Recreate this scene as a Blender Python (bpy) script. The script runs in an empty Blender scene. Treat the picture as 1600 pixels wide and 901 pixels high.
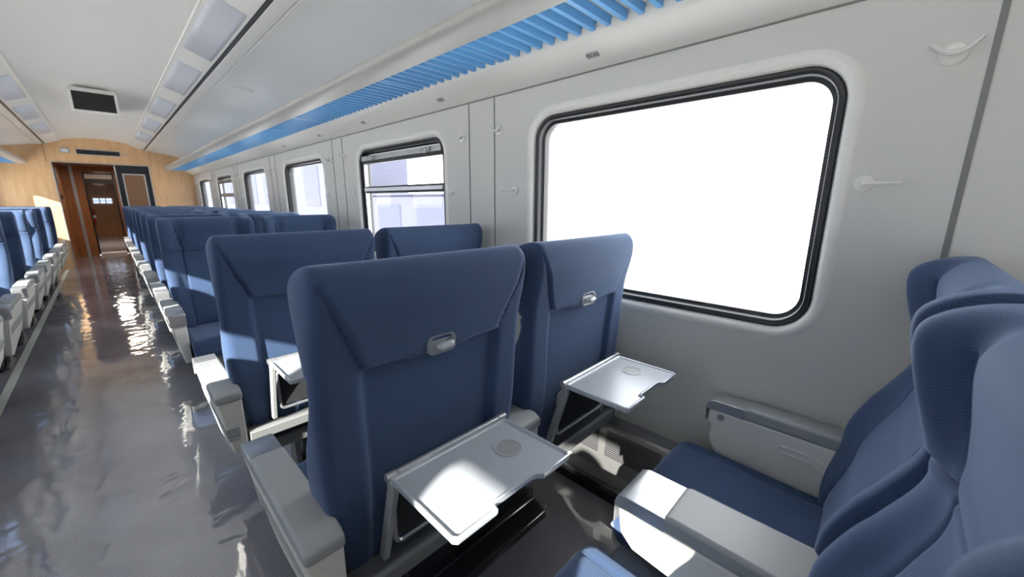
import bpy, bmesh, math, random
from math import sin, cos, pi, sqrt, radians as R
from mathutils import Vector, Matrix
random.seed(7)
sc = bpy.context.scene
COL = sc.collection

# ---------------------------------------------------------------- measurements (metres)
CX = .08                    # centre line of the coach
XR, XL = 1.46, -1.30        # side walls
YE, YB = 11.1, -2.6         # end wall, wall behind the camera
EYE = 1.30

# ---------------------------------------------------------------- materials
def mat(name, col, rough=.5, metal=0., noise=0., nscale=8., bump=0., bscale=200., coat=0., sheen=0., spec=.5, emit=0.):
    m = bpy.data.materials.new(name); m.use_nodes = True
    nt = m.node_tree; n = nt.nodes; l = nt.links
    b = n['Principled BSDF']
    b.inputs['Roughness'].default_value = rough
    b.inputs['Metallic'].default_value = metal
    b.inputs['Coat Weight'].default_value = coat
    b.inputs['Coat Roughness'].default_value = .08
    b.inputs['Sheen Weight'].default_value = sheen
    b.inputs['Specular IOR Level'].default_value = spec
    c = (*col, 1)
    b.inputs['Base Color'].default_value = c
    tc = n.new('ShaderNodeTexCoord')
    if noise:
        t = n.new('ShaderNodeTexNoise'); t.inputs['Scale'].default_value = nscale; t.inputs['Detail'].default_value = 4
        l.new(tc.outputs['Object'], t.inputs['Vector'])
        mx = n.new('ShaderNodeMix'); mx.data_type = 'RGBA'
        mx.inputs[6].default_value = tuple(x * (1 - noise) for x in col) + (1,)
        mx.inputs[7].default_value = tuple(min(1, x * (1 + noise)) for x in col) + (1,)
        l.new(t.outputs['Fac'], mx.inputs[0]); l.new(mx.outputs[2], b.inputs['Base Color'])
    if bump:
        t = n.new('ShaderNodeTexNoise'); t.inputs['Scale'].default_value = bscale; t.inputs['Detail'].default_value = 2
        l.new(tc.outputs['Object'], t.inputs['Vector'])
        bp = n.new('ShaderNodeBump'); bp.inputs['Strength'].default_value = bump; bp.inputs['Distance'].default_value = .001
        l.new(t.outputs['Fac'], bp.inputs['Height']); l.new(bp.outputs['Normal'], b.inputs['Normal'])
    if emit:
        b.inputs['Emission Color'].default_value = c; b.inputs['Emission Strength'].default_value = emit
    return m

def fabric_mat():
    m = mat('blue_fabric', (.02, .045, .12), rough=.8, sheen=.35, spec=.25)
    nt = m.node_tree; n = nt.nodes; l = nt.links; b = n['Principled BSDF']
    b.inputs['Sheen Roughness'].default_value = .5
    b.inputs['Sheen Tint'].default_value = (.55, .7, 1, 1)
    tc = n.new('ShaderNodeTexCoord')
    def wave(rot, sc_):
        mp = n.new('ShaderNodeMapping'); mp.inputs['Rotation'].default_value = rot
        l.new(tc.outputs['Object'], mp.inputs['Vector'])
        w = n.new('ShaderNodeTexWave'); w.inputs['Scale'].default_value = sc_; w.inputs['Distortion'].default_value = .6
        w.inputs['Detail'].default_value = 1; w.inputs['Detail Scale'].default_value = 3
        l.new(mp.outputs[0], w.inputs['Vector']); return w
    w1 = wave((0, R(50), 0), 95.); w2 = wave((0, R(-40), 0), 140.)
    mu = n.new('ShaderNodeMath'); mu.operation = 'MULTIPLY'
    l.new(w1.outputs['Fac'], mu.inputs[0]); l.new(w2.outputs['Fac'], mu.inputs[1])
    big = n.new('ShaderNodeTexNoise'); big.inputs['Scale'].default_value = 7; big.inputs['Detail'].default_value = 5
    l.new(tc.outputs['Object'], big.inputs['Vector'])
    a = n.new('ShaderNodeMath'); a.operation = 'MULTIPLY_ADD'; a.inputs[1].default_value = .35
    l.new(big.outputs['Fac'], a.inputs[0]); l.new(mu.outputs[0], a.inputs[2])
    cr = n.new('ShaderNodeValToRGB')
    cr.color_ramp.elements[0].position = .05; cr.color_ramp.elements[0].color = (.020, .037, .086, 1)
    cr.color_ramp.elements[1].position = 1.0; cr.color_ramp.elements[1].color = (.052, .095, .185, 1)
    l.new(a.outputs[0], cr.inputs[0]); l.new(cr.outputs[0], b.inputs['Base Color'])
    bp = n.new('ShaderNodeBump'); bp.inputs['Strength'].default_value = .08; bp.inputs['Distance'].default_value = .0006
    l.new(mu.outputs[0], bp.inputs['Height']); l.new(bp.outputs['Normal'], b.inputs['Normal'])
    return m

def wood_mat(name, ca, cb, rough=.35, axis_scale=(3, 3, .5)):
    m = mat(name, ca, rough=rough, coat=.3)
    nt = m.node_tree; n = nt.nodes; l = nt.links; b = n['Principled BSDF']
    tc = n.new('ShaderNodeTexCoord'); mp = n.new('ShaderNodeMapping'); mp.inputs['Scale'].default_value = axis_scale
    l.new(tc.outputs['Object'], mp.inputs['Vector'])
    t = n.new('ShaderNodeTexNoise'); t.inputs['Scale'].default_value = 4; t.inputs['Detail'].default_value = 8; t.inputs['Distortion'].default_value = .8
    l.new(mp.outputs[0], t.inputs['Vector'])
    cr = n.new('ShaderNodeValToRGB')
    cr.color_ramp.elements[0].position = .3; cr.color_ramp.elements[0].color = (*ca, 1)
    cr.color_ramp.elements[1].position = .7; cr.color_ramp.elements[1].color = (*cb, 1)
    l.new(t.outputs['Fac'], cr.inputs[0]); l.new(cr.outputs[0], b.inputs['Base Color'])
    return m

def floor_mat():
    m = mat('speckled_vinyl', (.1, .1, .11), rough=.05, coat=0)
    nt = m.node_tree; n = nt.nodes; l = nt.links; b = n['Principled BSDF']
    tc = n.new('ShaderNodeTexCoord')
    t = n.new('ShaderNodeTexNoise'); t.inputs['Scale'].default_value = 380; t.inputs['Detail'].default_value = 3
    l.new(tc.outputs['Object'], t.inputs['Vector'])
    big = n.new('ShaderNodeTexNoise'); big.inputs['Scale'].default_value = 2.2; big.inputs['Detail'].default_value = 5
    l.new(tc.outputs['Object'], big.inputs['Vector'])
    a = n.new('ShaderNodeMath'); a.operation = 'MULTIPLY_ADD'; a.inputs[1].default_value = .25
    l.new(big.outputs['Fac'], a.inputs[0]); l.new(t.outputs['Fac'], a.inputs[2])
    cr = n.new('ShaderNodeValToRGB')
    cr.color_ramp.elements[0].position = .42; cr.color_ramp.elements[0].color = FLOOR_A
    cr.color_ramp.elements[1].position = .80; cr.color_ramp.elements[1].color = FLOOR_B
    l.new(a.outputs[0], cr.inputs[0]); l.new(cr.outputs[0], b.inputs['Base Color'])
    # gentle waves in the polished surface
    mp = n.new('ShaderNodeMapping'); mp.inputs['Scale'].default_value = (1.0, 1.3, 1)
    l.new(tc.outputs['Object'], mp.inputs['Vector'])
    w = n.new('ShaderNodeTexNoise'); w.inputs['Scale'].default_value = 5.5; w.inputs['Detail'].default_value = 2.5; w.inputs['Roughness'].default_value = .45
    w.inputs['Distortion'].default_value = .6
    l.new(mp.outputs[0], w.inputs['Vector'])
    b1 = n.new('ShaderNodeBump'); b1.inputs['Strength'].default_value = 1; b1.inputs['Distance'].default_value = .0035
    l.new(w.outputs['Fac'], b1.inputs['Height'])
    b2 = n.new('ShaderNodeBump'); b2.inputs['Strength'].default_value = .008; b2.inputs['Distance'].default_value = .0006
    l.new(t.outputs['Fac'], b2.inputs['Height']); l.new(b1.outputs['Normal'], b2.inputs['Normal'])
    l.new(b2.outputs['Normal'], b.inputs['Normal'])
    b.inputs['IOR'].default_value = 2.4
    return m
FLOOR_A = (.095, .095, .11, 1); FLOOR_B = (.40, .40, .45, 1)

def glass_mat():
    m = bpy.data.materials.new('window_glass'); m.use_nodes = True
    nt = m.node_tree; n = nt.nodes; l = nt.links; n.clear()
    o = n.new('ShaderNodeOutputMaterial'); t = n.new('ShaderNodeBsdfTransparent'); g = n.new('ShaderNodeBsdfGlossy')
    t.inputs[0].default_value = (.93, .95, .97, 1); g.inputs['Roughness'].default_value = .02
    mx = n.new('ShaderNodeMixShader'); mx.inputs[0].default_value = .05; l.new(t.outputs[0], mx.inputs[1]); l.new(g.outputs[0], mx.inputs[2])
    l.new(mx.outputs[0], o.inputs[0]); return m

M = dict(
    fabric=fabric_mat(),
    wall=mat('warm_white_panel', (.64, .635, .60), rough=.38, noise=.02, nscale=3),
    ceil=mat('ceiling_panel', (.86, .85, .82), rough=.35, noise=.02, nscale=2),
    beam=mat('rack_beam_paint', (.47, .465, .445), rough=.42),
    cover=mat('lamp_cover', (.70, .70, .69), rough=.2),
    diff=mat('lamp_diffuser', (.68, .71, .78), rough=.4, noise=.04, nscale=20),
    white=mat('white_moulded_plastic', (.80, .79, .74), rough=.32),
    shell=mat('seat_shell_white', (.74, .73, .68), rough=.35, noise=.03, nscale=12),
    pad=mat('grey_arm_pad', (.34, .355, .36), rough=.42, bump=.15, bscale=600),
    darkpad=mat('dark_grey_plastic', (.16, .165, .165), rough=.4),
    silver=mat('satin_silver', (.55, .56, .57), rough=.28, metal=.75),
    alu=mat('brushed_aluminium', (.42, .42, .41), rough=.33, metal=.8, noise=.06, nscale=30),
    tray=mat('silver_grey_tray', (.47, .50, .54), rough=.33, metal=.25),
    frame=mat('grey_painted_steel', (.36, .37, .37), rough=.4, metal=.3),
    black=mat('black_rubber', (.014, .015, .018), rough=.42),
    dark=mat('black_panel', (.012, .013, .017), rough=.25),
    net=mat('black_net', (.012, .012, .014), rough=.8, bump=1, bscale=300),
    seam=mat('seam_shadow_grey', (.22, .22, .21), rough=.6),
    blue=mat('sky_blue_enamel', (.14, .42, .80), rough=.35),
    wood=wood_mat('light_maple_laminate', (.66, .39, .19), (.77, .51, .28)),
    brown=wood_mat('orange_brown_laminate', (.30, .115, .035), (.38, .16, .055)),
    darkwood=wood_mat('dark_brown_laminate', (.06, .03, .02), (.10, .05, .035)),
    stripe=mat('pale_floor_strip', (.62, .64, .60), rough=.55),
    screen=mat('dark_screen', (.01, .01, .012), rough=.12),
    brownglass=mat('brown_tinted_glass', (.22, .125, .075), rough=.12),
    red=mat('red_paint', (.55, .03, .03), rough=.3),
    label=mat('label_plate', (.42, .43, .41), rough=.4),
    ink=mat('black_ink', (.015, .02, .018), rough=.5),
    glass=glass_mat(),
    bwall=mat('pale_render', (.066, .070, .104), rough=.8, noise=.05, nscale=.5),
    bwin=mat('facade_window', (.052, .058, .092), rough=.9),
    ground=mat('pale_ballast', (.88, .86, .82), rough=.9, noise=.1, nscale=2),  # whitened so the ground bounces light up to the ceiling
    bluelight=mat('far_window_glow', (.55, .68, .9), rough=.3, emit=.9),  # emission stands in for daylight at the far windows
)
M['floor'] = floor_mat()

# ---------------------------------------------------------------- mesh builder
class MB:
    def __init__(s): s.v = []; s.f = []
    def add(s, vs, fs):
        o = len(s.v); s.v += [tuple(p) for p in vs]; s.f += [tuple(i + o for i in f) for f in fs]; return s
    def box(s, x0, x1, y0, y1, z0, z1):
        return s.add([(x0,y0,z0),(x1,y0,z0),(x1,y1,z0),(x0,y1,z0),(x0,y0,z1),(x1,y0,z1),(x1,y1,z1),(x0,y1,z1)],
                     [(0,3,2,1),(4,5,6,7),(0,1,5,4),(1,2,6,5),(2,3,7,6),(3,0,4,7)])
    def prism(s, poly, a, b, axis='x'):
        """closed polygon extruded along an axis; poly in the two other coordinates, in order"""
        n = len(poly)
        def P(t, p):
            return (t, p[0], p[1]) if axis == 'x' else (p[0], t, p[1]) if axis == 'y' else (p[0], p[1], t)
        vs = [P(a, p) for p in poly] + [P(b, p) for p in poly]
        fs = [tuple(range(n)), tuple(range(2 * n - 1, n - 1, -1))] + [(i, i + n, (i + 1) % n + n, (i + 1) % n) for i in range(n)]
        return s.add(vs, fs)
    def strip(s, poly, a, b):
        """open profile (x,z) swept along y"""
        n = len(poly)
        return s.add([(p[0], a, p[1]) for p in poly] + [(p[0], b, p[1]) for p in poly], [(i, i + 1, i + 1 + n, i + n) for i in range(n - 1)])
    def tube(s, pts, r, seg=10, closed=False):
        pts = [Vector(p) for p in pts]; n = len(pts); o = len(s.v); prev = None
        for i, p in enumerate(pts):
            if closed: t = pts[(i + 1) % n] - pts[i - 1]
            else: t = pts[min(i + 1, n - 1)] - pts[max(i - 1, 0)]
            t.normalize()
            if prev is None:
                a = t.orthogonal().normalized()
            else:
                a = (prev - t * prev.dot(t)).normalized()
            prev = a; b_ = t.cross(a); rr = r[i] if isinstance(r, (list, tuple)) else r
            for k in range(seg):
                q = p + (a * cos(2 * pi * k / seg) + b_ * sin(2 * pi * k / seg)) * rr; s.v.append(tuple(q))
        m = n if closed else n - 1
        for i in range(m):
            for k in range(seg):
                j = (i + 1) % n
                s.f.append((o + i * seg + k, o + i * seg + (k + 1) % seg, o + j * seg + (k + 1) % seg, o + j * seg + k))
        if not closed:
            s.f.append(tuple(o + k for k in range(seg))[::-1]); s.f.append(tuple(o + (n - 1) * seg + k for k in range(seg)))
        return s
    def loops(s, L, cap=True):
        n = len(L[0]); o = len(s.v)
        for lp in L: s.v += [tuple(p) for p in lp]
        for i in range(len(L) - 1):
            for k in range(n):
                s.f.append((o + i*n + k, o + i*n + (k+1) % n, o + (i+1)*n + (k+1) % n, o + (i+1)*n + k))
        if cap:
            s.f.append(tuple(o + k for k in range(n))[::-1]); s.f.append(tuple(o + (len(L)-1)*n + k for k in range(n)))
        return s
    def disc(s, c, r, h, axis='x', seg=24):
        c = Vector(c); ax = {'x': Vector((1,0,0)), 'y': Vector((0,1,0)), 'z': Vector((0,0,1))}[axis]
        return s.tube([c, c + ax * h], r, seg)
    def mesh(s, name, m, smooth=35):
        me = bpy.data.meshes.new(name); me.from_pydata(s.v, [], s.f)
        bm = bmesh.new(); bm.from_mesh(me); bmesh.ops.recalc_face_normals(bm, faces=bm.faces); bm.to_mesh(me); bm.free()
        me.materials.append(M[m] if isinstance(m, str) else m)
        if smooth:
            me.shade_smooth(); me.set_sharp_from_angle(angle=R(smooth))
        return me
    def build(s, name, m, parent=None, bevel=0, seg=2, smooth=35, kind=None, loc=None):
        o = bpy.data.objects.new(name, s.mesh(name, m, smooth)); COL.objects.link(o)
        if parent: o.parent = parent
        if loc: o.location = loc
        if bevel:
            b = o.modifiers.new('bevel', 'BEVEL'); b.width = bevel; b.segments = seg; b.limit_method = 'ANGLE'; b.angle_limit = R(35)
            b.harden_normals = False
        if kind: o['kind'] = kind
        return o

def empty(name, loc=(0, 0, 0), rz=0, label=None, cat=None, group=None, kind=None):
    o = bpy.data.objects.new(name, None); COL.objects.link(o); o.location = loc; o.rotation_euler = (0, 0, rz)
    o.empty_display_size = .1
    tag(o, label, cat, group, kind); return o
def tag(o, label=None, cat=None, group=None, kind=None):
    if label: o['label'] = label
    if cat: o['category'] = cat
    if group: o['group'] = group
    if kind: o['kind'] = kind
    return o
def copy_tree(o, parent=None):
    c = o.copy(); COL.objects.link(c)
    if parent: c.parent = parent
    for ch in list(KIDS.get(o.name, [])) or [k for k in bpy.data.objects if k.parent == o]:
        copy_tree(ch, c)
    return c
KIDS = {}
def struct(o): o['kind'] = 'structure'; return o

def interp(tab, z):
    if z <= tab[0][0]: return tab[0][1]
    for i in range(len(tab) - 1):
        a, b = tab[i], tab[i + 1]
        if z <= b[0]:
            t = (z - a[0]) / (b[0] - a[0]); t = t * t * (3 - 2 * t)
            return a[1] + (b[1] - a[1]) * t
    return tab[-1][1]
def catmull(tab, z):
    n = len(tab)
    if z <= tab[0][0]: return tab[0][1]
    if z >= tab[-1][0]: return tab[-1][1]
    for i in range(n - 1):
        if z <= tab[i + 1][0]:
            (x0, y0), (x1, y1) = tab[i], tab[i + 1]
            m0 = (tab[i + 1][1] - tab[max(i - 1, 0)][1]) / (tab[i + 1][0] - tab[max(i - 1, 0)][0])
            j = min(i + 2, n - 1); m1 = (tab[j][1] - tab[i][1]) / (tab[j][0] - tab[i][0])
            h = x1 - x0; t = (z - x0) / h
            return (2*t**3-3*t*t+1)*y0 + (t**3-2*t*t+t)*h*m0 + (-2*t**3+3*t*t)*y1 + (t**3-t*t)*h*m1
def sst(a, b, x):
    t = max(0, min(1, (x - a) / (b - a))); return t * t * (3 - 2 * t)
def groove(d, w=.0035, depth=.006): return depth * math.exp(-(d / w) ** 2)

# ---------------------------------------------------------------- seat parts (local: the seat faces +y, arm front at y = 0)
FRONT = [(.40, -.340), (.50, -.328), (.62, -.345), (.70, -.352), (.78, -.380), (.83, -.405), (.92, -.440), (.98, -.425), (1.05, -.402), (1.11, -.388), (1.15, -.392), (1.20, -.41)]
REAR = [(.40, -.425), (.50, -.445), (.70, -.478), (.85, -.487), (.92, -.492), (1.0, -.500), (1.10, -.522), (1.2, -.53)]
WINGD = [(.40, .012), (.60, .030), (.78, .036), (.88, .022), (.94, .018), (1.02, .046), (1.10, .056), (1.18, .045)]
HW = [(.40, .215), (.50, .245), (.62, .270), (.75, .281), (1.0, .284), (1.2, .282)]
ZT = 1.185
def backrest_mesh(width=1.0, hi=True):
    nf = 72 if hi else 30; nz = 120 if hi else 44
    L = []
    zs = [.40 + (1.13 - .40) * i / nz for i in range(nz)] + [1.13 + (ZT - 1.13) * sin(pi / 2 * i / 14) for i in range(15)]
    for z in zs:
        w = catmull(HW, z) * width; fe = catmull(FRONT, z); rr = catmull(REAR, z); wd = catmull(WINGD, z)
        k = max(0, (z - 1.13) / (ZT - 1.13)); fac = sqrt(max(0, 1 - k * k)); mid = (fe - wd + rr) / 2
        ws = w - .018 * (1 - fac)
        kb = max(0, (.44 - z) / .04); fb = 1 - .35 * kb * kb
        lp = []
        for i in range(nf + 1):                                   # front, left to right
            s = -1 + 2 * i / nf; s = sin(s * pi / 2) * .35 + s * .65; x = s * ws; a = abs(s)
            y = fe - wd * (1 - sst(.62, .90, a))
            if a > .92: t = (a - .92) / .08; y -= .018 * (1 - sqrt(max(0, 1 - t * t)))
            ax = abs(x)
            d = 0
            if z > .94: y += .010 * sst(.95, 1.0, z) * (1 - sst(.45, .60, a))
            vx = .172 + .025 * sst(.95, 1.15, z)
            if z < 1.15: d += groove(ax - vx, .0045, .010)
            d += groove(z - .955, .0055, .012)
            y -= d * (1 if k == 0 else .3)
            y = mid + (y - mid) * fac * fb
            lp.append((x, y, z))
        for i in range(nf + 1):                                   # rear, right to left
            s = 1 - 2 * i / nf; s = sin(s * pi / 2) * .35 + s * .65; x = s * ws; a = abs(s); ax = abs(x)
            y = rr
            if a > .90: t = (a - .90) / .10; y += .024 * (1 - sqrt(max(0, 1 - t * t)))
            px = .176 + .012 * sst(.5, .95, z)                     # half width of the sunk centre panel
            zb = .965 - .010 * math.exp(-((ax - .06) / .03) ** 2)
            inside = (1 - sst(px - .006, px + .004, ax)) * (1 - sst(zb - .008, zb + .002, z))
            y += .017 * inside
            # head flap between the two diagonals
            dx = .188 + (z - .965) / .175 * .075
            flap = sst(zb - .004, zb + .006, z) * (1 - sst(dx - .006, dx + .001, ax))
            y -= .007 * flap * (1 - sst(1.08, 1.15, z))
            if .955 < z < 1.15: y += groove(ax - dx, .0035, .006)
            if z < .96: y += groove(ax - px - .004, .003, .005)
            y = mid + (y - mid) * fac * fb
            lp.append((x, y, z))
        L.append(lp)
    return MB().loops(L)

def cushion_mesh(hw=.24, y0=-.37, y1=.09, hi=True):
    """stack of rounded cross sections along y"""
    L = []; ny = 44 if hi else 16; nx = 40 if hi else 14
    for j in range(ny + 1):
        t = j / ny; y = y0 + (y1 - y0) * t
        e = max(0, (y - (y1 - .05)) / .05); fe = sqrt(max(0, 1 - e * e))
        e2 = max(0, ((y0 + .02) - y) / .02); fe *= sqrt(max(0, 1 - e2 * e2)) * .6 + .4
        top = .452 + .012 * sst(.0, .8, t) - .010 * e; bot = .335
        zc = (top + bot) / 2 - .01; lp = []
        h = hw - .012 * (1 - fe)
        for i in range(nx + 1):
            s = -1 + 2 * i / nx; x = s * h; a = abs(s)
            z = top + .010 * (1 - s * s)
            if a > .86: q = (a - .86) / .14; z -= .034 * (1 - sqrt(max(0, 1 - q * q)))
            z -= groove(abs(x) - (hw - .060)) + groove(y - (y0 + .09), .004, .006) + groove(y - (y1 - .045), .003, .002)
            lp.append((x, y, zc + (z - zc) * fe))
        for i in range(nx + 1):
            s = 1 - 2 * i / nx; lp.append((s * (h - .012), y, zc + (bot - zc) * fe))
        L.append(lp)
    return MB().loops(L)

def rr_poly(w, h, r, n=6, cx=0, cy=0):
    out = []
    for (sx, sy, a0) in ((1, 1, 0), (-1, 1, 90), (-1, -1, 180), (1, -1, 270)):
        for i in range(n + 1):
            a = R(a0 + 90 * i / n); out.append((cx + sx * (w / 2 - r) + r * cos(a), cy + sy * (h / 2 - r) + r * sin(a)))
    return out

POD = [(-.005, .605), (-.004, .552), (-.016, .546), (-.006, .53), (-.004, .49), (-.012, .44), (-.036, .33), (-.06, .302), (-.10, .296), (-.44, .372), (-.49, .392), (-.507, .43), (-.510, .605)]
WALLP = [(-.005, .605), (-.004, .552), (-.016, .546), (-.012, .50), (-.03, .46), (-.05, .425), (-.49, .425), (-.510, .44), (-.510, .605)]
MIDP = [(-.003, .605), (-.012, .535), (-.045, .505), (-.49, .455), (-.508, .48), (-.508, .605)]
def make_arm(parent, x, hw, outer, pod=True, wallside=False):
    """outer: +1 / -1 = the side the arm shows to aisle or wall, 0 for the middle arm"""
    prof = POD if pod and not wallside else WALLP if pod else MIDP
    def taper(mb):          # the outer face leans inwards towards the foot
        if outer and pod: mb.v = [(p[0] - outer * max(0, .605 - p[2]) * .15, p[1], p[2]) if (p[0] - x) * outer > 0 else p for p in mb.v]
        return mb
    a = taper(MB().prism(prof, x - hw, x + hw)).build('armrest', 'shell', parent, .010, 3)
    capl = .115
    # raised grey pad on the rear, silver cap at the front
    padp = [(-capl + .006, .640), (-capl - .012, .646), (-.49, .644), (-.515, .632), (-.517, .603), (-capl + .006, .603)]
    MB().prism(padp, x - hw - .003, x + hw + .003).build('arm_pad', 'pad', a, .009, 3)
    capp = [(-capl, .603), (-capl, .638), (-.022, .638), (-.002, .630), (.004, .612), (.004, .560), (.001, .556), (.001, .600), (-.03, .603)]
    MB().prism(capp, x - hw - .001, x + hw + .001).build('end_cap', 'silver', a, .003, 2)
    if pod:
        # grey ribbed band along the outer side, turning round the rear end
        for zc in (.478,):
            b = MB()
            for dz in (-.018, 0, .018):
                xx = x + outer * hw
                b.box(min(xx, xx + outer * .003), max(xx, xx + outer * .003), -.508, -.02, zc + dz - .0075, zc + dz + .0075)
                b.box(x + outer * hw - outer * .055 if outer > 0 else x - hw - .003, x + hw + .003 if outer > 0 else x - hw + .055, -.5125, -.505, zc + dz - .0075, zc + dz + .0075)
            taper(b).build('side_band', 'pad', a, .002, 1)
        # screw cover and pressed outline on the inner side
        xi = x - outer * hw
        MB().disc((xi, -.045, .585), .011, -outer * .004).build('bolt', 'silver', a)
        pts = [(-.20, .555), (-.17, .545), (-.29, .555), (-.33, .535), (-.45, .535), (-.455, .515), (-.34, .512), (-.29, .530), (-.215, .525), (-.20, .535)]
        pts = [(-.22, .560), (-.30, .560), (-.345, .535), (-.44, .535), (-.45, .515), (-.345, .510), (-.295, .538), (-.215, .540)]
        MB().tube([(xi - outer * .0005, p[0], p[1]) for p in pts], 0.0042, 8, closed=True).build('pressed_outline', 'shell', a)
        MB().disc((x + outer * .01, -.509, .575), .006, -.003, 'y').build('screw', 'shell', a)
    return a

def make_latch(parent, x):
    # rounded silver frame on the head flap with a sunken turn knob
    y = -.506; z = .975
    lp = [(px, pz) for px, pz in rr_poly(.080, .046, .016, 6)]
    L = []
    for (sc_, yy) in ((1.0, y + .014), (1.0, y), (.97, y - .003), (.84, y - .003), (.80, y + .001)):
        L.append([(x + px * sc_, yy, z + pz * sc_) for px, pz in lp])
    pl = MB().loops(L).build('tray_latch', 'silver', parent)
    MB().tube([(x - .014, y - .000, z - .006), (x - .004, y - .007, z - .005), (x + .020, y - .009, z - .003), (x + .029, y - .003, z - .002)], [.006, .0105, .009, .006], 12).build('latch_knob', 'tray', pl)
    return pl

def make_tray(parent, x):
    zt = .726; yf, yb = -.543, -.765; w = .170
    # outline with the shallow finger recess in the far edge
    out = [(-w, yf), (w, yf), (w, yb + .012), (w - .006, yb), (.072, yb), (.060, yb + .012), (.050, yb + .016), (-.050, yb + .016), (-.062, yb + .014), (-.066, yb), (-w + .008, yb), (-w, yb + .010)]
    def inset(poly, d):
        res = []; n = len(poly)
        for i in range(n):
            p0, p1, p2 = Vector(poly[i - 1]), Vector(poly[i]), Vector(poly[(i + 1) % n])
            e1 = (p1 - p0).normalized(); e2 = (p2 - p1).normalized()
            n1 = Vector((e1.y, -e1.x)); n2 = Vector((e2.y, -e2.x)); b = (n1 + n2); b.normalize()
            c = max(.5, b.dot(n1)); q = p1 + b * (d / c); res.append((q.x, q.y))
        return res
    area = sum(out[i][0] * out[(i + 1) % 12][1] - out[(i + 1) % 12][0] * out[i][1] for i in range(12))
    sg = 1 if area < 0 else -1
    L = []
    for d, z in ((.010, zt - .016), (.002, zt - .014), (0, zt - .008), (0, zt), (.003, zt + .002), (.006, zt + .001), (.009, zt - .003)):
        L.append([(x + px, py, z) for px, py in inset(out, sg * d)])
    tr = MB().loops(L).build('tray_table', 'tray', parent)
    cx_, cy_ = x + .085, yf - .100
    # cup recess: ring and sunk bottom
    seg = 40
    rg = []
    for (r, z) in ((.0335, zt - .0027), (.034, zt - .0012), (.0325, zt - .0008), (.0305, zt - .0012), (.0300, zt - .0028)):
        rg.append([(cx_ + r * cos(2 * pi * k / seg), cy_ + r * sin(2 * pi * k / seg), z) for k in range(seg)])
    MB().loops(rg, cap=False).build('cup_ring', 'tray', tr)
    MB().disc((cx_, cy_, zt - .0040), .0305, .0015, 'z', 40).build('cup_recess', 'frame', tr)
    # hinge roller
    MB().tube([(x - .150, yf + .006, zt + .001), (x + .150, yf + .006, zt + .001)], .0085, 14).build('hinge_roller', 'silver', tr)
    for sgn in (-1, 1):
        ax = x + sgn * .164
        MB().tube([(ax - .012, yf + .006, zt + .001), (ax + .012, yf + .006, zt + .001)], .0095, 14).build('hinge_end', 'silver', tr)
        MB().prism([(yf + .014, zt + .002), (yf - .008, zt - .006), (yf - .012, zt - .03), (-.488, .472), (-.462, .472), (yf + .014, zt - .03)], ax - .008, ax + .008).build('tray_arm', 'frame', tr, .003, 2)
    return tr

def make_pocket(parent, x):
    p = MB().box(x - .135, x + .135, -.492, -.480, .520, .660).build('magazine_pocket', 'net', parent)
    r = rr_poly(.285, .155, .018, 5, x, .588)
    MB().tube([(px, -.496, pz) for px, pz in r], .0055, 8, closed=True).build('pocket_frame', 'silver', p)
    return p

HB, HC = backrest_mesh(), cushion_mesh()
ME_BACK = HB.mesh('backrest', 'fabric', 60); ME_CUSH = HC.mesh('seat_cushion', 'fabric', 60)
def inst(name, me, parent, x, rx=0):
    o = bpy.data.objects.new(name, me); COL.objects.link(o); o.parent = parent
    if rx:   # recline about the foot of the backrest
        piv = Vector((0, -.39, .42)); m = Matrix.Translation(piv) @ Matrix.Rotation(rx, 4, 'X') @ Matrix.Translation(-piv)
        o.matrix_local = Matrix.Translation((x, 0, 0)) @ m
    else: o.location = (x, 0, 0)
    return o

def make_seat(name, centres, outer, mid, trays=False, latch=True, recline=0, wall=0, bw=1):
    root = empty(name)
    for x in centres:
        b = inst('backrest', ME_BACK, root, x, recline)
        b.scale.x = bw
        if latch:
            make_latch(b, 0)
        inst('seat_cushion', ME_CUSH, root, x)
        if trays:
            make_tray(root, x); make_pocket(root, x)
    for sgn in (-1, 1):
        make_arm(root, sgn * outer, .038, sgn, wallside=(sgn == wall))
    if mid: make_arm(root, 0, .064, 0, pod=False)
    w = outer - .045
    MB().prism([(-.430, .40), (-.512, .425), (-.512, .462), (-.500, .468), (-.430, .445)], -w, w).build('rear_rail', 'darkpad', root, .004, 2)
    MB().box(-w, w, -.40, .05, .290, .345).build('seat_pan', 'darkpad', root, .006, 2)
    MB().box(-w, w, -.395, -.365, .345, .43).build('back_bracket', 'black', root)
    ped = MB().prism([(-.36, 0), (-.36, .03), (-.29, .06), (-.26, .292), (-.10, .292), (-.07, .06), (0.0, .03), (0.0, 0)], -w * .55, w * .55).build('pedestal', 'dark', root, .006, 2)
    for sgn in (-1, 1):
        MB().prism([(-.33, 0), (-.33, .02), (-.24, .04), (-.22, .29), (-.16, .29), (-.14, .04), (-.04, .02), (-.04, 0)], sgn * w * .6 - .012, sgn * w * .6 + .012).build('leg', 'darkpad', root, .003, 1)
    return root

# ---------------------------------------------------------------- seats
DX = .80; OUT = .597
# three double seats looking away from the camera
away = [(.37, R(2.0), False), (1.225, 0, True), (2.095, 0, True)]
away_lab = ['dark blue double seat at the right edge, closest to the camera, without trays in view',
            'dark blue double seat with both silver trays lowered, in front of the large window',
            'dark blue double seat with its back to the camera and a sunlit white aisle arm']
for (y, rc, tr), lb in zip(away, away_lab):
    s = make_seat('double_seat', (-.296, .318), OUT, True, trays=tr, recline=rc, wall=1)
    s.location = (DX, y, 0); tag(s, lb, 'seat', 'double seats facing away from the camera')
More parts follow.
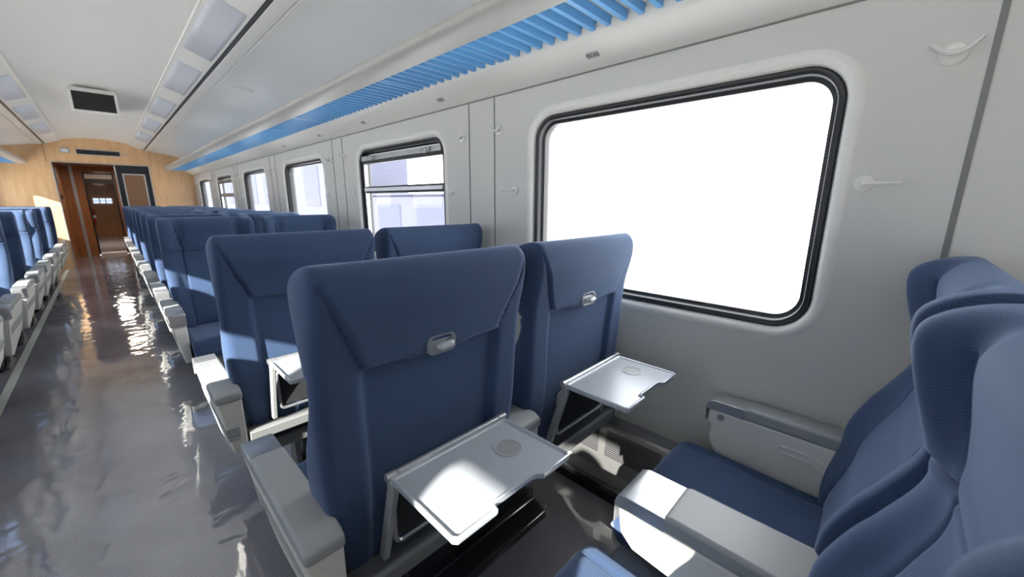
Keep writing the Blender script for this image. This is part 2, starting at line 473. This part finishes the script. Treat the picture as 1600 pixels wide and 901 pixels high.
# double seats looking towards the camera
near = make_seat('double_seat', (-.280, .315), OUT, True, latch=False, wall=-1, bw=.945)
ordn = ['first', 'second', 'third', 'fourth', 'fifth', 'sixth', 'seventh', 'eighth', 'ninth']
lst = [near] + [copy_tree(near) for _ in range(8)]
ys = [2.98, 3.82, 4.62, 5.42, 6.22, 7.02, 7.82, 8.62, 9.42]
for i, (s, y) in enumerate(zip(lst, ys)):
    s.location = (DX, y, 0); s.rotation_euler = (0, 0, pi)
    lab = ['sunlit blue double seat facing the camera, nearest of its row along the right wall',
           'blue double seat facing the camera, directly behind the nearest facing one'][i] if i < 2 else \
          ('blue double seat facing the camera, last one before the wooden end wall' if i == 8 else
           'blue double seat facing the camera, %s back along the right side of the aisle' % ordn[i])
    tag(s, lab, 'seat', 'double seats facing the camera')
# single seats on the left; unseen near ones placed to block the sun
OUTL = .335
single = make_seat('single_seat', (0,), OUTL, False, latch=False)
ysl = [-.62, .86, 1.64, 2.40, 3.15, 3.93, 4.73, 5.51, 6.28, 7.07, 7.85, 8.65, 9.40]
ll = [single] + [copy_tree(single) for _ in range(len(ysl) - 1)]
for i, (s, y) in enumerate(zip(ll, ysl)):
    s.location = (-.515 - OUTL - .038, y, 0); s.rotation_euler = (0, 0, pi)
    if i in (1, 2): s.rotation_euler = (0, 0, 0)  # turned so the unseen backs shade the floor and seats
    i -= 4
    if i < 0: lab = 'blue single seat on the left, %s beside the camera, added out of view for its shadow' % ordn[i + 4]
    elif i == 0: lab = 'blue single seat on the left, cut off by the left edge of the view'
    elif i == 8: lab = 'blue single seat on the left, last one before the wooden end wall'
    elif i == 1: lab = 'blue single seat on the left with the largest white armrest in view, nearest to camera'
    else: lab = 'blue single seat on the left of the aisle, %s in view from the camera' % ordn[i - 1]
    tag(s, lab, 'seat', 'single seats along the left wall')

# ---------------------------------------------------------------- room shell
fl = MB().box(XL - .02, XR + .02, YB, YE, -.05, 0).build('floor', 'floor', kind='structure')
MB().box(-.685, -.640, YB + .01, YE - .01, 0, .0015).build('trim_1', 'stripe', kind='structure')

ZW0, ZW1 = .905, 1.68
def rrect(y0, y1, z0, z1, r, n=10):
    return [(a, b) for a, b in rr_poly(y1 - y0, z1 - z0, r, n, (y0 + y1) / 2, (z0 + z1) / 2)]
def off_rect(w, d, r=.105):
    return rrect(w[0] - d, w[1] + d, ZW0 - d, ZW1 + d, max(.02, r + d))
def side_wall(name, X, sgn, wins):
    bm = bmesh.new(); edges = []
    def loop(pts):
        vs = [bm.verts.new((X, p[0], p[1])) for p in pts]
        for i in range(len(vs)): edges.append(bm.edges.new((vs[i], vs[(i + 1) % len(vs)])))
    loop([(YB, 0), (YE, 0), (YE, 2.06), (YB, 2.06)])
    for w in wins: loop(off_rect(w, .040))
    bmesh.ops.triangle_fill(bm, edges=edges, use_beauty=True, use_dissolve=False)
    me = bpy.data.meshes.new(name); bm.to_mesh(me); bm.free(); me.materials.append(M['wall'])
    o = bpy.data.objects.new(name, me); COL.objects.link(o); struct(o)
    # outer skin of the wall thickness at the window edges is given by the windows' own frames
    return o
def window(idx, X, sgn, w, transom=False):
    root = empty('window_%d' % idx, (X, (w[0] + w[1]) / 2, (ZW0 + ZW1) / 2), kind='structure')
    def ring(name, m, prof, smooth=50):
        L = []
        for d, dx in prof:
            L.append([(sgn * dx, p[0] - root.location.y, p[1] - root.location.z) for p in off_rect(w, d)])
        return MB().loops(L, cap=False).build(name, m, root, smooth=smooth)
    ring('surround', 'white', [(.042, 0), (.036, -.003), (.026, -.006), (.016, -.004), (.006, .004), (0, .016), (0, .024)])
    ring('gasket', 'black', [(.002, .014), (-.004, .008), (-.016, .010), (-.019, .014), (-.021, .036), (-.027, .040), (-.033, .042), (-.035, .07), (-.02, .095), (.0, .10)])
    MB().add([(sgn * .066, p[0] - root.location.y, p[1] - root.location.z) for p in off_rect(w, -.031)], [tuple(range(len(off_rect(w, 0))))]).build('pane', 'glass', root)
    if transom:
        yl, yr = w[0] + .038 - root.location.y, w[1] - .038 - root.location.y
        zb = 1.385 - root.location.z
        def bx(name, m, z0, z1, x0, x1, par=root, ya=yl, yb=yr):
            return MB().box(min(sgn * x0, sgn * x1), max(sgn * x0, sgn * x1), ya, yb, z0, z1).build(name, m, par, .002, 1)
        bx('transom_bar', 'silver', zb - .013, zb + .013, .018, .05)
        bx('transom_gasket', 'black', zb - .028, zb - .013, .025, .052); bx('transom_gasket', 'black', zb + .013, zb + .025, .025, .052)
        zt = ZW1 - .040 - root.location.z
        bx('head_rail', 'silver', zt - .040, zt - .004, .012, .05)
        bx('head_gasket', 'black', zt - .062, zt - .040, .02, .052)
        for ya in (yl + .10, yr - .22):
            bx('catch', 'alu', zt - .034, zt - .010, .000, .014, root, ya, ya + .11)
            bx('catch_lever', 'silver', zt - .045, zt - .016, -.006, .002, root, ya + .03, ya + .06)
        bx('side_rail', 'silver', -.30, zt - .004, .022, .05, root, yr - .018, yr - .002)
    return root
winsR = [(.150 + 1.852 * k, 1.280 + 1.852 * k) for k in range(-1, 6)]
winsL = [(.5 + 1.852 * k, 1.63 + 1.852 * k) for k in range(-1, 6)]
side_wall('wall_right', XR, 1, winsR); side_wall('wall_left', XL, -1, winsL)
for k, w in enumerate(winsR): window(k + 1, XR, 1, w, transom=(k in (2, 5)))
for k, w in enumerate(winsL): window(k + 8, XL, -1, w)

# seams between the wall panels
tn = 2
for k in range(-1, 6):
    for yy in (1.55, 1.752):
        y = yy + 1.852 * k
        if YB < y < YE - .05:
            wd = .006 if abs(y + .1) < .03 else .0028
            MB().box(XR - .003, XR + .001, y - wd, y + wd, .02, 1.82).build('trim_%d' % tn, 'seam', kind='structure'); tn += 1

# ceiling: half profile (distance from the centre line, height), mirrored
CP = [(0, 2.417), (.12, 2.413), (.24, 2.402), (.34, 2.386), (.41, 2.368), (.445, 2.355), (.452, 2.341), (.462, 2.336), (.50, 2.322), (.55, 2.303), (.60, 2.284), (.640, 2.272),
      (.641, 2.30)]
CP2 = [(.667, 2.30), (.670, 2.266), (.70, 2.259), (.735, 2.252), (.737, 2.262), (.742, 2.262), (.744, 2.250), (.90, 2.228), (1.10, 2.192), (1.20, 2.165), (1.28, 2.125), (1.34, 2.07), (1.385, 1.99)]
c = MB()
c.strip([(CX - d, z) for d, z in CP[::-1]] + [(CX + d, z) for d, z in CP[1:]], YB, YE)
for sg in (-1, 1):
    c.strip([(CX + sg * d, z) for d, z in CP2], YB, YE)
c.build('ceiling', 'ceil', kind='structure', smooth=30)
for i, sg in enumerate((-1, 1)):
    b = MB()
    x0, x1 = sorted((CX + sg * .640, CX + sg * .670))
    b.box(x0, x1, YB, YE, 2.273, 2.279)
    y = YB
    b2 = b.build('trim_%d' % (tn), 'black', kind='structure'); tn += 1
    x0, x1 = sorted((CX + sg * .448, CX + sg * .456))
    MB().box(x0, x1, YB, YE, 2.339, 2.353).build('trim_%d' % tn, 'white', kind='structure'); tn += 1
for xx in (XR - .003, XL + .003):
    MB().box(xx - .003, xx + .003, YB, YE, 1.8125, 1.8175).build('trim_%d' % tn, 'seam', kind='structure'); tn += 1  # dark strip drawn as the shadow line between rack fascia and wall
# lamp covers with their translucent lenses
def lens(y0, y1, sg):
    pr = [(.468, 2.331), (.50, 2.3195), (.55, 2.3005), (.60, 2.2815), (.618, 2.2745)]
    L = []
    n = 8
    for j in range(n + 1):
        yy = y0 + (y1 - y0) * j / n
        L.append(yy)
    m = MB().strip([(CX + sg * d, z + .0) for d, z in pr], y0, y1)
    return m
plab = ['nearest', 'second', 'third', 'fourth', 'fifth', 'sixth']
for sg, side in ((1, 'right'), (-1, 'left')):
    for i, (a, b) in enumerate(((1.2, 2.3), (2.70, 3.72), (4.08, 5.08), (5.60, 6.68), (7.12, 8.1), (8.6, 9.7))):
        o = lens(a, b, sg).build('ceiling_lamp', 'diff', smooth=60)
        o.data.materials[0] = M['diff']
        tag(o, 'pale translucent lamp lens in the %s ceiling strip, %s from the camera' % (side, plab[i]), 'ceiling lamp', 'lamp lenses in the ceiling strips')
        sm = o.modifiers.new('solid', 'SOLIDIFY'); sm.thickness = .004; sm.offset = 0
# oval covers in the outer ceiling
for sg, y, t in ((1, 4.14, 'nearer oval white cover in the right ceiling panel'), (1, 7.9, 'farther oval white cover in the right ceiling panel'), (-1, 6.0, 'oval white cover in the left ceiling panel')):
    xo = CX + sg * .89; zo = 2.2288
    m = MB(); seg = 32; L = []
    for r, h in ((1, .004), (1, -.004), (.93, -.010), (.86, -.008), (.80, -.003)):
        L.append([(.085 * r * cos(2*pi*k/seg), .034 * r * sin(2*pi*k/seg), h) for k in range(seg)])
    o = m.loops(L).build('ceiling_cover', 'white', loc=(xo, y, zo), smooth=50)
    o.rotation_euler = (0, sg * R(9), 0); tag(o, t, 'cover')

# end wall of maple laminate with the doorway
ew = MB()
DXL, DXR, DZ = -.540, .752, 1.957
def cz(x):
    d = abs(x - CX)
    pr = CP[:12] + CP2[1:]
    for i in range(len(pr) - 1):
        if pr[i][0] <= d <= pr[i + 1][0]:
            t = (d - pr[i][0]) / max(1e-6, pr[i + 1][0] - pr[i][0]); return pr[i][1] + t * (pr[i + 1][1] - pr[i][1])
    return 2.0
def wallpoly(x0, x1, z0):
    n = 16; return [(x0, z0)] + [(x1, z0)] + [(x1 + (x0 - x1) * i / n, cz(x1 + (x0 - x1) * i / n) + .05) for i in range(n + 1)]
ew.prism(wallpoly(XL, DXL, 0), YE, YE + .04, 'y'); ew.prism(wallpoly(DXR, XR, 0), YE, YE + .04, 'y'); ew.prism(wallpoly(DXL, DXR, DZ), YE, YE + .04, 'y')
ew.build('wall_end', 'wood', kind='structure', smooth=0)
MB().box(XL, XR, YB - .04, YB, 0, 2.43).build('wall_rear', 'wood', kind='structure')
t_ = MB(); fw = .016
t_.box(DXL - fw, DXL, YE - .012, YE + .06, 0, DZ + fw); t_.box(DXR, DXR + fw, YE - .012, YE + .06, 0, DZ + fw); t_.box(DXL, DXR, YE - .012, YE + .06, DZ, DZ + fw)
t_.build('trim_%d' % tn, 'silver', kind='structure'); tn += 1
for x in (-.60, .80):
    MB().box(x - .003, x + .003, YE - .002, YE, DZ if x < 0 else 1.95, cz(x)).build('trim_%d' % tn, 'darkwood', kind='structure'); tn += 1
# black sliding door leaf with the brown glazed window
d1 = MB().box(.262, DXR, YE + .005, YE + .035, 0, DZ).build('door_1', 'dark', kind='structure')
def pane_frame(parent, x0, x1, z0, z1, y, t=.022, m='silver'):
    b = MB(); b.box(x0, x1, y - .012, y, z0, z0 + t); b.box(x0, x1, y - .012, y, z1 - t, z1); b.box(x0, x0 + t, y - .012, y, z0 + t, z1 - t); b.box(x1 - t, x1, y - .012, y, z0 + t, z1 - t)
    return b.build('window_frame', m, parent)
pane_frame(d1, .345, .680, 1.10, 1.80, YE + .006)
MB().box(.367, .658, YE - .001, YE + .006, 1.122, 1.778).build('window_glass', 'brownglass', d1)
MB().box(.250, .268, YE - .012, YE + .05, 0, DZ).build('edge_strip', 'silver', d1)
# things on the end wall
v = MB().box(-.205, .375, YE - .006, YE, 2.125, 2.205).build('air_vent', 'dark')
b = MB(); b.box(-.215, .385, YE - .012, YE, 2.205, 2.217); b.box(-.215, .385, YE - .012, YE, 2.113, 2.125); b.box(-.215, -.203, YE - .012, YE, 2.125, 2.205); b.box(.373, .385, YE - .012, YE, 2.125, 2.205)
b.build('vent_frame', 'silver', v)
b = MB()
for i in range(6): b.box(-.2, .37, YE - .009, YE - .006, 2.131 + i * .0125, 2.135 + i * .0125)
b.build('vent_slats', 'black', v)
tag(v, 'long black air vent with silver frame above the doorway', 'air vent')
o = MB().box(-.405, -.285, YE - .025, YE, 2.13, 2.215).build('wall_speaker', 'label', bevel=.012, seg=3)
tag(o, 'small grey square box on the wood left of the air vent', 'speaker')
MB().box(-.385, -.305, YE - .030, YE - .025, 2.145, 2.20).build('front_panel', 'diff', o)
o = MB().disc((.455, YE, 2.165), .018, -.02, 'y').build('coat_hook', 'silver')
for a in (20, 140, 260): MB().tube([(.455, YE - .015, 2.165), (.455 + .05 * cos(R(a)), YE - .04, 2.165 + .04 * sin(R(a)))], .006, 8).build('prong', 'silver', o)
tag(o, 'small silver three-pronged fitting on the wood right of the air vent', 'hook')

# vestibule beyond the doorway
YV = 13.4
def sbox(n, m, *a): return MB().box(*a).build(n, m, kind='structure')
sbox('floor_vestibule', 'floor', DXL - .3, DXR + .5, YE, YV + .02, -.05, 0)
sbox('wall_vestibule_left', 'brown', DXL - .06, DXL - .02, YE + .04, YV, 0, 2.05)
sbox('wall_vestibule_right', 'brown', DXR + .02, DXR + .06, YE + .04, YV, 0, 2.05)
sbox('ceiling_vestibule', 'brown', DXL - .3, DXR + .3, YE + .04, YV, 2.03, 2.07)
vb = MB(); IX0, IX1, IZ = -.242, .262, 1.90
vb.box(DXL - .3, IX0, YV, YV + .04, 0, 2.05); vb.box(IX1, DXR + .3, YV, YV + .04, 0, 2.05); vb.box(IX0, IX1, YV, YV + .04, IZ, 2.05)
vb.build('wall_vestibule_end', 'brown', kind='structure')
b = MB(); b.box(IX0, IX0 + .03, YV - .01, YV + .05, .05, IZ); b.box(IX1 - .03, IX1, YV - .01, YV + .05, .05, IZ); b.box(IX0, IX1, YV - .01, YV + .05, IZ - .02, IZ)
b.build('trim_%d' % tn, 'black', kind='structure'); tn += 1
sbox('trim_%d' % tn, 'silver', -.43, -.375, YV - .015, YV, 0, 2.03); tn += 1
sbox('trim_%d' % tn, 'white', IX0 + .03, IX1 - .03, YV, YV + .30, .0, .05); tn += 1       # threshold
sbox('trim_%d' % tn, 'white', IX0 + .03, IX1 - .03, YV + .02, YV + .04, 1.765, 1.865); tn += 1   # sign band above the inner door
sbox('trim_%d' % tn, 'black', IX0 + .03, IX1 - .03, YV + .02, YV + .04, 1.66, 1.765); tn += 1
o = MB().disc((0, 0, 0), .055, .02, 'x').build('pressure_gauge', 'darkpad', loc=(DXL - .022, 12.0, 1.35)); MB().disc((.02, 0, 0), .040, .006, 'x').build('dial', 'brownglass', o)
tag(o, 'small round dark gauge on the orange wooden vestibule wall', 'gauge')
o = MB().box(0, .02, -.12, .12, -.16, .16).build('notice_board', 'darkpad', loc=(DXL - .022, 11.6, 1.72)); MB().box(.02, .023, -.10, .10, -.14, .14).build('sheet', 'frame', o)
tag(o, 'small dark framed panel high on the vestibule wall, just inside the doorway', 'notice')
# the next coach seen through the inner door
YN = 21
sbox('floor_gangway', 'floor', -1.2, 1.35, YV + .3, YN, -.05, 0)
sbox('wall_gangway_left', 'darkwood', -.62, -.58, YV + .04, YN, 0, 2.1); sbox('wall_gangway_right', 'darkwood', .62, .66, YV + .04, YN, 0, 2.1)
sbox('ceiling_gangway', 'darkwood', -.62, .66, YV + .04, YN, 2.08, 2.12); sbox('wall_gangway_end', 'brown', -.62, .66, YN, YN + .04, 0, 2.1)
sbox('trim_%d' % tn, 'white', -.25, .30, YV + 1.5, YV + 1.54, 1.78, 1.86); tn += 1
o = MB().box(-.24, .24, YN - .03, YN, 1.16, 1.34).build('far_window_strip', 'bluelight'); MB().box(-.24, .24, YN - .035, YN - .025, 1.24, 1.255).build('far_window_bar', 'dark', o)  # glowing panel as the far windows, daylight put into its colour
b = MB(); [b.box(x - .012, x + .012, YN - .035, YN - .025, 1.16, 1.34) for x in (-.08, .08)]; b.build('far_window_divider', 'dark', o)
tag(o, 'pale bluish window strip far down the next coach', 'window')
L = []; seg = 20
for r, z in ((.0, .42), (.062, .42), (.07, .45), (.07, .80), (.055, .86), (.02, .89), (.018, .93)): L.append([(r * cos(2*pi*k/seg) + 1e-4, r * sin(2*pi*k/seg), z) for k in range(seg)])
o = empty('fire_extinguisher', (-.27, 15.2, 0)); MB().loops([[(x, y, z + .18) for x, y, z in lp] for lp in L]).build('cylinder', 'red', o)
MB().box(-.05, .02, -.03, .03, 1.10, 1.13).build('handle', 'black', o); MB().tube([(.02, 0, 1.11), (.07, 0, 1.0), (.075, 0, .8)], .009, 8).build('hose', 'black', o)
MB().box(-.03, .09, -.072, -.070, .82, .90).build('tag', 'white', o); MB().box(-.35, -.05, -.1, .1, .58, .62).build('bracket', 'silver', o)
tag(o, 'red fire extinguisher with white tag seen through the inner door', 'fire extinguisher')

# ceiling monitor
mo = empty('ceiling_monitor', (.095, 6.05, 2.26), label='small black ceiling monitor in a white frame hanging above the aisle', cat='monitor')
MB().box(-.152, .152, -.010, .0, -.082, .094).build('screen', 'screen', mo)
b = MB(); b.box(-.175, .175, -.02, .03, .094, .108); b.box(-.175, .175, -.02, .03, -.108, -.082); b.box(-.175, -.152, -.02, .03, -.082, .094); b.box(.152, .175, -.02, .03, -.082, .094)
b.build('bezel', 'white', mo, .003, 2)
MB().prism([(.0, -.10), (.0, .108), (-.02, .128), (1.2, .14), (1.2, .12)], -.165, .165).build('housing', 'ceil', mo)
mo.rotation_euler = (R(-4), 0, 0)

# ---------------------------------------------------------------- luggage racks
joints = [-2.55, -1.31, -.64, .02, 1.36, 2.03, 3.37, 4.04, 5.38, 6.05, 7.39, 8.06, 9.40, 10.07, YE - .01]
def rack(sg, side):
    X = lambda d: CX + sg * d
    W_ = 1.38
    root = empty('luggage_rack', (X(1.10), 4, 1.9), label='long %s luggage rack with blue slats and a rounded white front beam' % side, cat='luggage rack', group='luggage racks over the windows')
    def loc(poly): return [(X(d) - root.location.x, z - 1.9) for d, z in poly]
    y0, y1 = YB + .02 - 4, YE - 4
    beam = [(.925, 1.966), (.912, 1.960), (.904, 1.948), (.905, 1.934), (.914, 1.922), (.935, 1.912), (.965, 1.906), (1.012, 1.903), (1.016, 1.930), (.96, 1.945), (.94, 1.962)]
    MB().prism(loc(beam), y0, y1, 'y').build('front_beam', 'beam', root, smooth=50)
    fas = [(1.255, 1.925), (1.255, 1.897), (1.262, 1.889), (1.275, 1.884), (1.375, 1.822), (1.3797, 1.818), (1.3797, 1.99), (1.372, 1.99), (1.372, 1.86), (1.275, 1.925)]
    MB().prism(loc(fas), y0, y1, 'y').build('wall_fascia', 'white', root, smooth=40)
    for i in range(len(joints) - 1):
        a, b_ = joints[i], joints[i + 1]
        m = MB(); xs = sorted((X(1.010) - root.location.x, X(1.262) - root.location.x))
        n = max(2, round((b_ - a - .04) / .0605)); st = (b_ - a - .03) / n
        for k in range(n):
            yc = a + .03 + st * (k + .5) - 4
            z0 = .004
            m.prism([(yc - .008, .004), (yc + .010, .004), (yc + .010, .008), (yc - .003, .010), (yc - .003, .034), (yc - .008, .034)], xs[0], xs[1])
        m.box(xs[0], xs[1], a - .004 - 4, a + .020 - 4, .004, .034)
        m.build('slat_panel', 'blue', root, smooth=0)
        m = MB().box(min(X(.903), X(1.016)) - root.location.x, max(X(.903), X(1.016)) - root.location.x, a - .001 - 4, a + .001 - 4, .01, .05)
    return root
rk = rack(1, 'right-hand'); rack(-1, 'left-hand')

# number plates on the right fascia
def plate(y, txt, lab):
    dx, dz = .100, -.062
    nrm = Vector((-.062, 0, -.100)).normalized()      # faces the aisle and down
    up = Vector((-.100, 0, .062)).normalized(); rt = Vector((0, -1, 0))
    c0 = Vector((CX + 1.325, y, 1.853)) + nrm * .0015
    Mx = Matrix(((rt.x, up.x, nrm.x, c0.x), (rt.y, up.y, nrm.y, c0.y), (rt.z, up.z, nrm.z, c0.z), (0, 0, 0, 1)))
    p = MB().box(-.027, .027, -.013, .013, -.001, .001).build('number_plate', 'label', bevel=.0005, seg=1); p.matrix_world = Mx
    cu = bpy.data.curves.new('lettering', 'FONT'); cu.body = txt; cu.size = .0172; cu.offset = .0003; cu.align_x = 'CENTER'; cu.align_y = 'CENTER'; cu.extrude = .0002; cu.space_character = .95
    to = bpy.data.objects.new('lettering', cu); COL.objects.link(to)
    bpy.context.view_layer.update()
    me = bpy.data.meshes.new_from_object(to.evaluated_get(bpy.context.evaluated_depsgraph_get())); bpy.data.objects.remove(to)
    me.materials.clear(); me.materials.append(M['ink'])
    lo = bpy.data.objects.new('lettering', me); COL.objects.link(lo); lo.parent = p; lo.location = (0, 0, .0014)
    tag(p, lab, 'number plate', 'seat number plates under the luggage rack')
plate(.938, 'P32 V22', 'small grey plate reading P32 V22 above the large window')
for y, t in ((1.93, 'above the pillar left of the large window'), (2.88, 'above the second window'), (3.72, 'above the pillar beyond the second window'), (4.7, 'above the third window')):
    plate(y, '\u2022\u2022 \u2022\u2022', 'tiny grey number plate ' + t)

# ---------------------------------------------------------------- hooks and curtain pegs
def coat_hook(y, z, lab):
    r = empty('coat_hook', (XR, y, z), label=lab, cat='coat hook', group='white coat hooks between the windows')
    seg = 28; L = []
    for rr, x in ((.026, 0), (.026, -.004), (.022, -.0065), (.018, -.005)): L.append([(x, rr * cos(2*pi*k/seg), rr * sin(2*pi*k/seg)) for k in range(seg)])
    MB().loops(L).build('base_plate', 'white', r)
    MB().tube([(0, 0, .0), (-.028, 0, -.002)], .006, 10).build('stem', 'white', r)
    pts = []
    for i in range(13):
        a = -1 + 2 * i / 12
        pts.append((-.028 - .004 * abs(a), a * .040, .026 * abs(a) ** 1.8 - .004))
    MB().tube(pts, [.0045 + .0025 * (1 - abs(-1 + 2 * i / 12)) for i in range(13)], 8).build('double_prong', 'white', r)
def peg(y, z, d, lab):
    r = empty('curtain_peg', (XR, y, z), label=lab, cat='curtain holder', group='white curtain holders beside the windows')
    seg = 24; L = []
    for rr, x in ((.022, 0), (.022, -.004), (.018, -.0065), (.010, -.007)): L.append([(x, rr * cos(2*pi*k/seg), rr * sin(2*pi*k/seg)) for k in range(seg)])
    MB().loops(L).build('base_plate', 'white', r)
    MB().tube([(0, 0, 0), (-.016, 0, 0), (-.024, d * .004, 0), (-.026, d * .014, 0), (-.026, d * .075, 0)], [.006, .006, .0055, .005, .0038], 10).build('rod', 'white', r)
wn = ['behind the camera', 'large nearest', 'second', 'third', 'fourth', 'fifth', 'sixth']
for k in range(0, 6):
    w = winsR[k + 1]; nm = wn[k + 1]
    if True:
        coat_hook(w[0] - .187, 1.645, 'white double-pronged coat hook to the right of the %s window' % nm)
        coat_hook(w[1] + .236, 1.650, 'white double-pronged coat hook to the left of the %s window' % nm)
        peg(w[0] - .071, 1.352, -1, 'white curtain holder rod to the right of the %s window' % nm)
        peg(w[1] + .121, 1.355, 1, 'white curtain holder rod to the left of the %s window' % nm)

# ---------------------------------------------------------------- heater cover along the right wall
h = empty('heater_cover', (1.42, .5, .14), label='metal heater cover with slotted grille on the wall below the large window', cat='heater')
ya, yb_ = -1.0, .56     # relative
HP = [(1.458, .362), (1.405, .352), (1.398, .338), (1.374, .150), (1.378, .135), (1.458, .135)]
def hl(p): return [(x - 1.42, z - .14) for x, z in HP]
body = MB().prism(hl(HP), ya, yb_, 'y').build('casing', 'alu', h, .003, 2)
b = MB(); b2 = MB()
def face(t, off): # point on the sloping face, t from top to bottom
    x = 1.398 + (1.374 - 1.398) * t - off; z = .338 + (.150 - .338) * t
    return x - 1.42, z - .14
mods = [(-.55, -.28), (-.27, .0), (.01, .28), (.29, .53)]
for (a, c_) in mods:
    for i in range(14):
        t0 = .10 + .62 * i / 14
        x0, z0 = face(t0, .0012); x1, z1 = face(t0 + .022, .0012)
        b.add([(x0, a + .012, z0), (x0, c_ - .012, z0), (x1, c_ - .012, z1), (x1, a + .012, z1)], [(0, 1, 2, 3)])
b.build('grille_slots', 'black', body, smooth=0)
MB().box(-.06, -.03, ya, yb_, -.14, -.10).build('foot_rail', 'dark', h)

# ---------------------------------------------------------------- outside
g = MB().box(-60, 60, -60, 90, -1.35, -1.30).build('ground_outside', 'ground', kind='structure')
bd = empty('station_building', (11, 26, -1.3), label='pale bluish building outside, seen through the farther windows', cat='building')
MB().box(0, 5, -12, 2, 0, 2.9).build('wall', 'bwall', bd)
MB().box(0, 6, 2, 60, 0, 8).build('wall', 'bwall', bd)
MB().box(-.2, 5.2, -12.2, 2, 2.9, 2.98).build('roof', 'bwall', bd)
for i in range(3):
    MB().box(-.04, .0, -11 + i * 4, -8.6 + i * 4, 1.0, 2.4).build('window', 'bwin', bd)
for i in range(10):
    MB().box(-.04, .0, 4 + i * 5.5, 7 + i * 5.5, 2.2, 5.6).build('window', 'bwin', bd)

# ---------------------------------------------------------------- light
w = bpy.data.worlds.new('sky'); sc.world = w; w.use_nodes = True
nt = w.node_tree; n = nt.nodes; l = nt.links
bg = n['Background']; bg.inputs[1].default_value = 5.2
tc = n.new('ShaderNodeTexCoord'); sp = n.new('ShaderNodeSeparateXYZ'); cr = n.new('ShaderNodeValToRGB'); mr = n.new('ShaderNodeMapRange')
mr.inputs[1].default_value = -1; mr.inputs[2].default_value = 1
l.new(tc.outputs['Generated'], sp.inputs[0]); l.new(sp.outputs[0], mr.inputs[0]); l.new(mr.outputs[0], cr.inputs[0]); l.new(cr.outputs[0], bg.inputs[0])
cr.color_ramp.elements[0].color = (.30, .34, .42, 1); cr.color_ramp.elements[1].color = (1.0, 1.0, 1.0, 1)   # brighter haze on the right-hand side
def sun(d, e, col=(1, .95, .86)):
    s = bpy.data.lights.new('sun', 'SUN'); s.energy = e; s.angle = R(.6); s.color = col
    o = bpy.data.objects.new('sun', s); COL.objects.link(o); o.location = (-4, -2, 5)
    o.rotation_euler = Vector(d).to_track_quat('-Z', 'Y').to_euler(); return o
sun((1, .50, -.50), 17)
# window portals guide the sky light
for X, wl, rz in ((XR + .10, winsR, pi / 2), (XL - .10, winsL, -pi / 2)):
    for q in wl:
        a = bpy.data.lights.new('window_portal', 'AREA'); a.shape = 'RECTANGLE'; a.size = q[1] - q[0]; a.size_y = ZW1 - ZW0; a.cycles.is_portal = True
        o = bpy.data.objects.new('window_portal', a); COL.objects.link(o); o.location = (X, (q[0] + q[1]) / 2, (ZW0 + ZW1) / 2)
        o.rotation_euler = (Vector((-1 if X > 0 else 1, 0, 0)).to_track_quat('-Z', 'Y')).to_euler()
for (x, y, z, e) in ((.1, 12.3, 1.95, 7), (0, 16.5, 2.0, 45)):  # unseen fill lights added to brighten the vestibule and next coach
    a = bpy.data.lights.new('fill_light', 'AREA'); a.size = .3; a.energy = e; a.color = (1, .85, .7)
    o = bpy.data.objects.new('fill_light', a); COL.objects.link(o); o.location = (x, y, z)

# ---------------------------------------------------------------- camera
cam = bpy.data.cameras.new('camera'); co = bpy.data.objects.new('camera', cam); COL.objects.link(co); sc.camera = co
cam.sensor_fit = 'HORIZONTAL'; cam.sensor_width = 36; cam.lens = 608. / 1600 * 36; cam.clip_start = .02; cam.clip_end = 300
cam.dof.use_dof = True; cam.dof.focus_distance = 1.3; cam.dof.aperture_fstop = 4.0
yw, pt, rl = R(45.8), R(12.6), R(.28)
F = Vector((sin(yw) * cos(pt), cos(yw) * cos(pt), -sin(pt))); Rt = Vector((cos(yw), -sin(yw), 0)); U = Rt.cross(F)
R2 = Rt * cos(rl) + U * sin(rl); U2 = -Rt * sin(rl) + U * cos(rl)
co.matrix_world = Matrix(((R2.x, U2.x, -F.x, 0), (R2.y, U2.y, -F.y, 0), (R2.z, U2.z, -F.z, EYE), (0, 0, 0, 1)))

sc.view_settings.view_transform = 'Standard'; sc.view_settings.look = 'None'; sc.view_settings.exposure = .6
sc.cycles.use_denoising = True
sc.cycles.max_bounces = 10; sc.cycles.diffuse_bounces = 6; sc.cycles.transparent_max_bounces = 12
sc.cycles.sample_clamp_indirect = 8
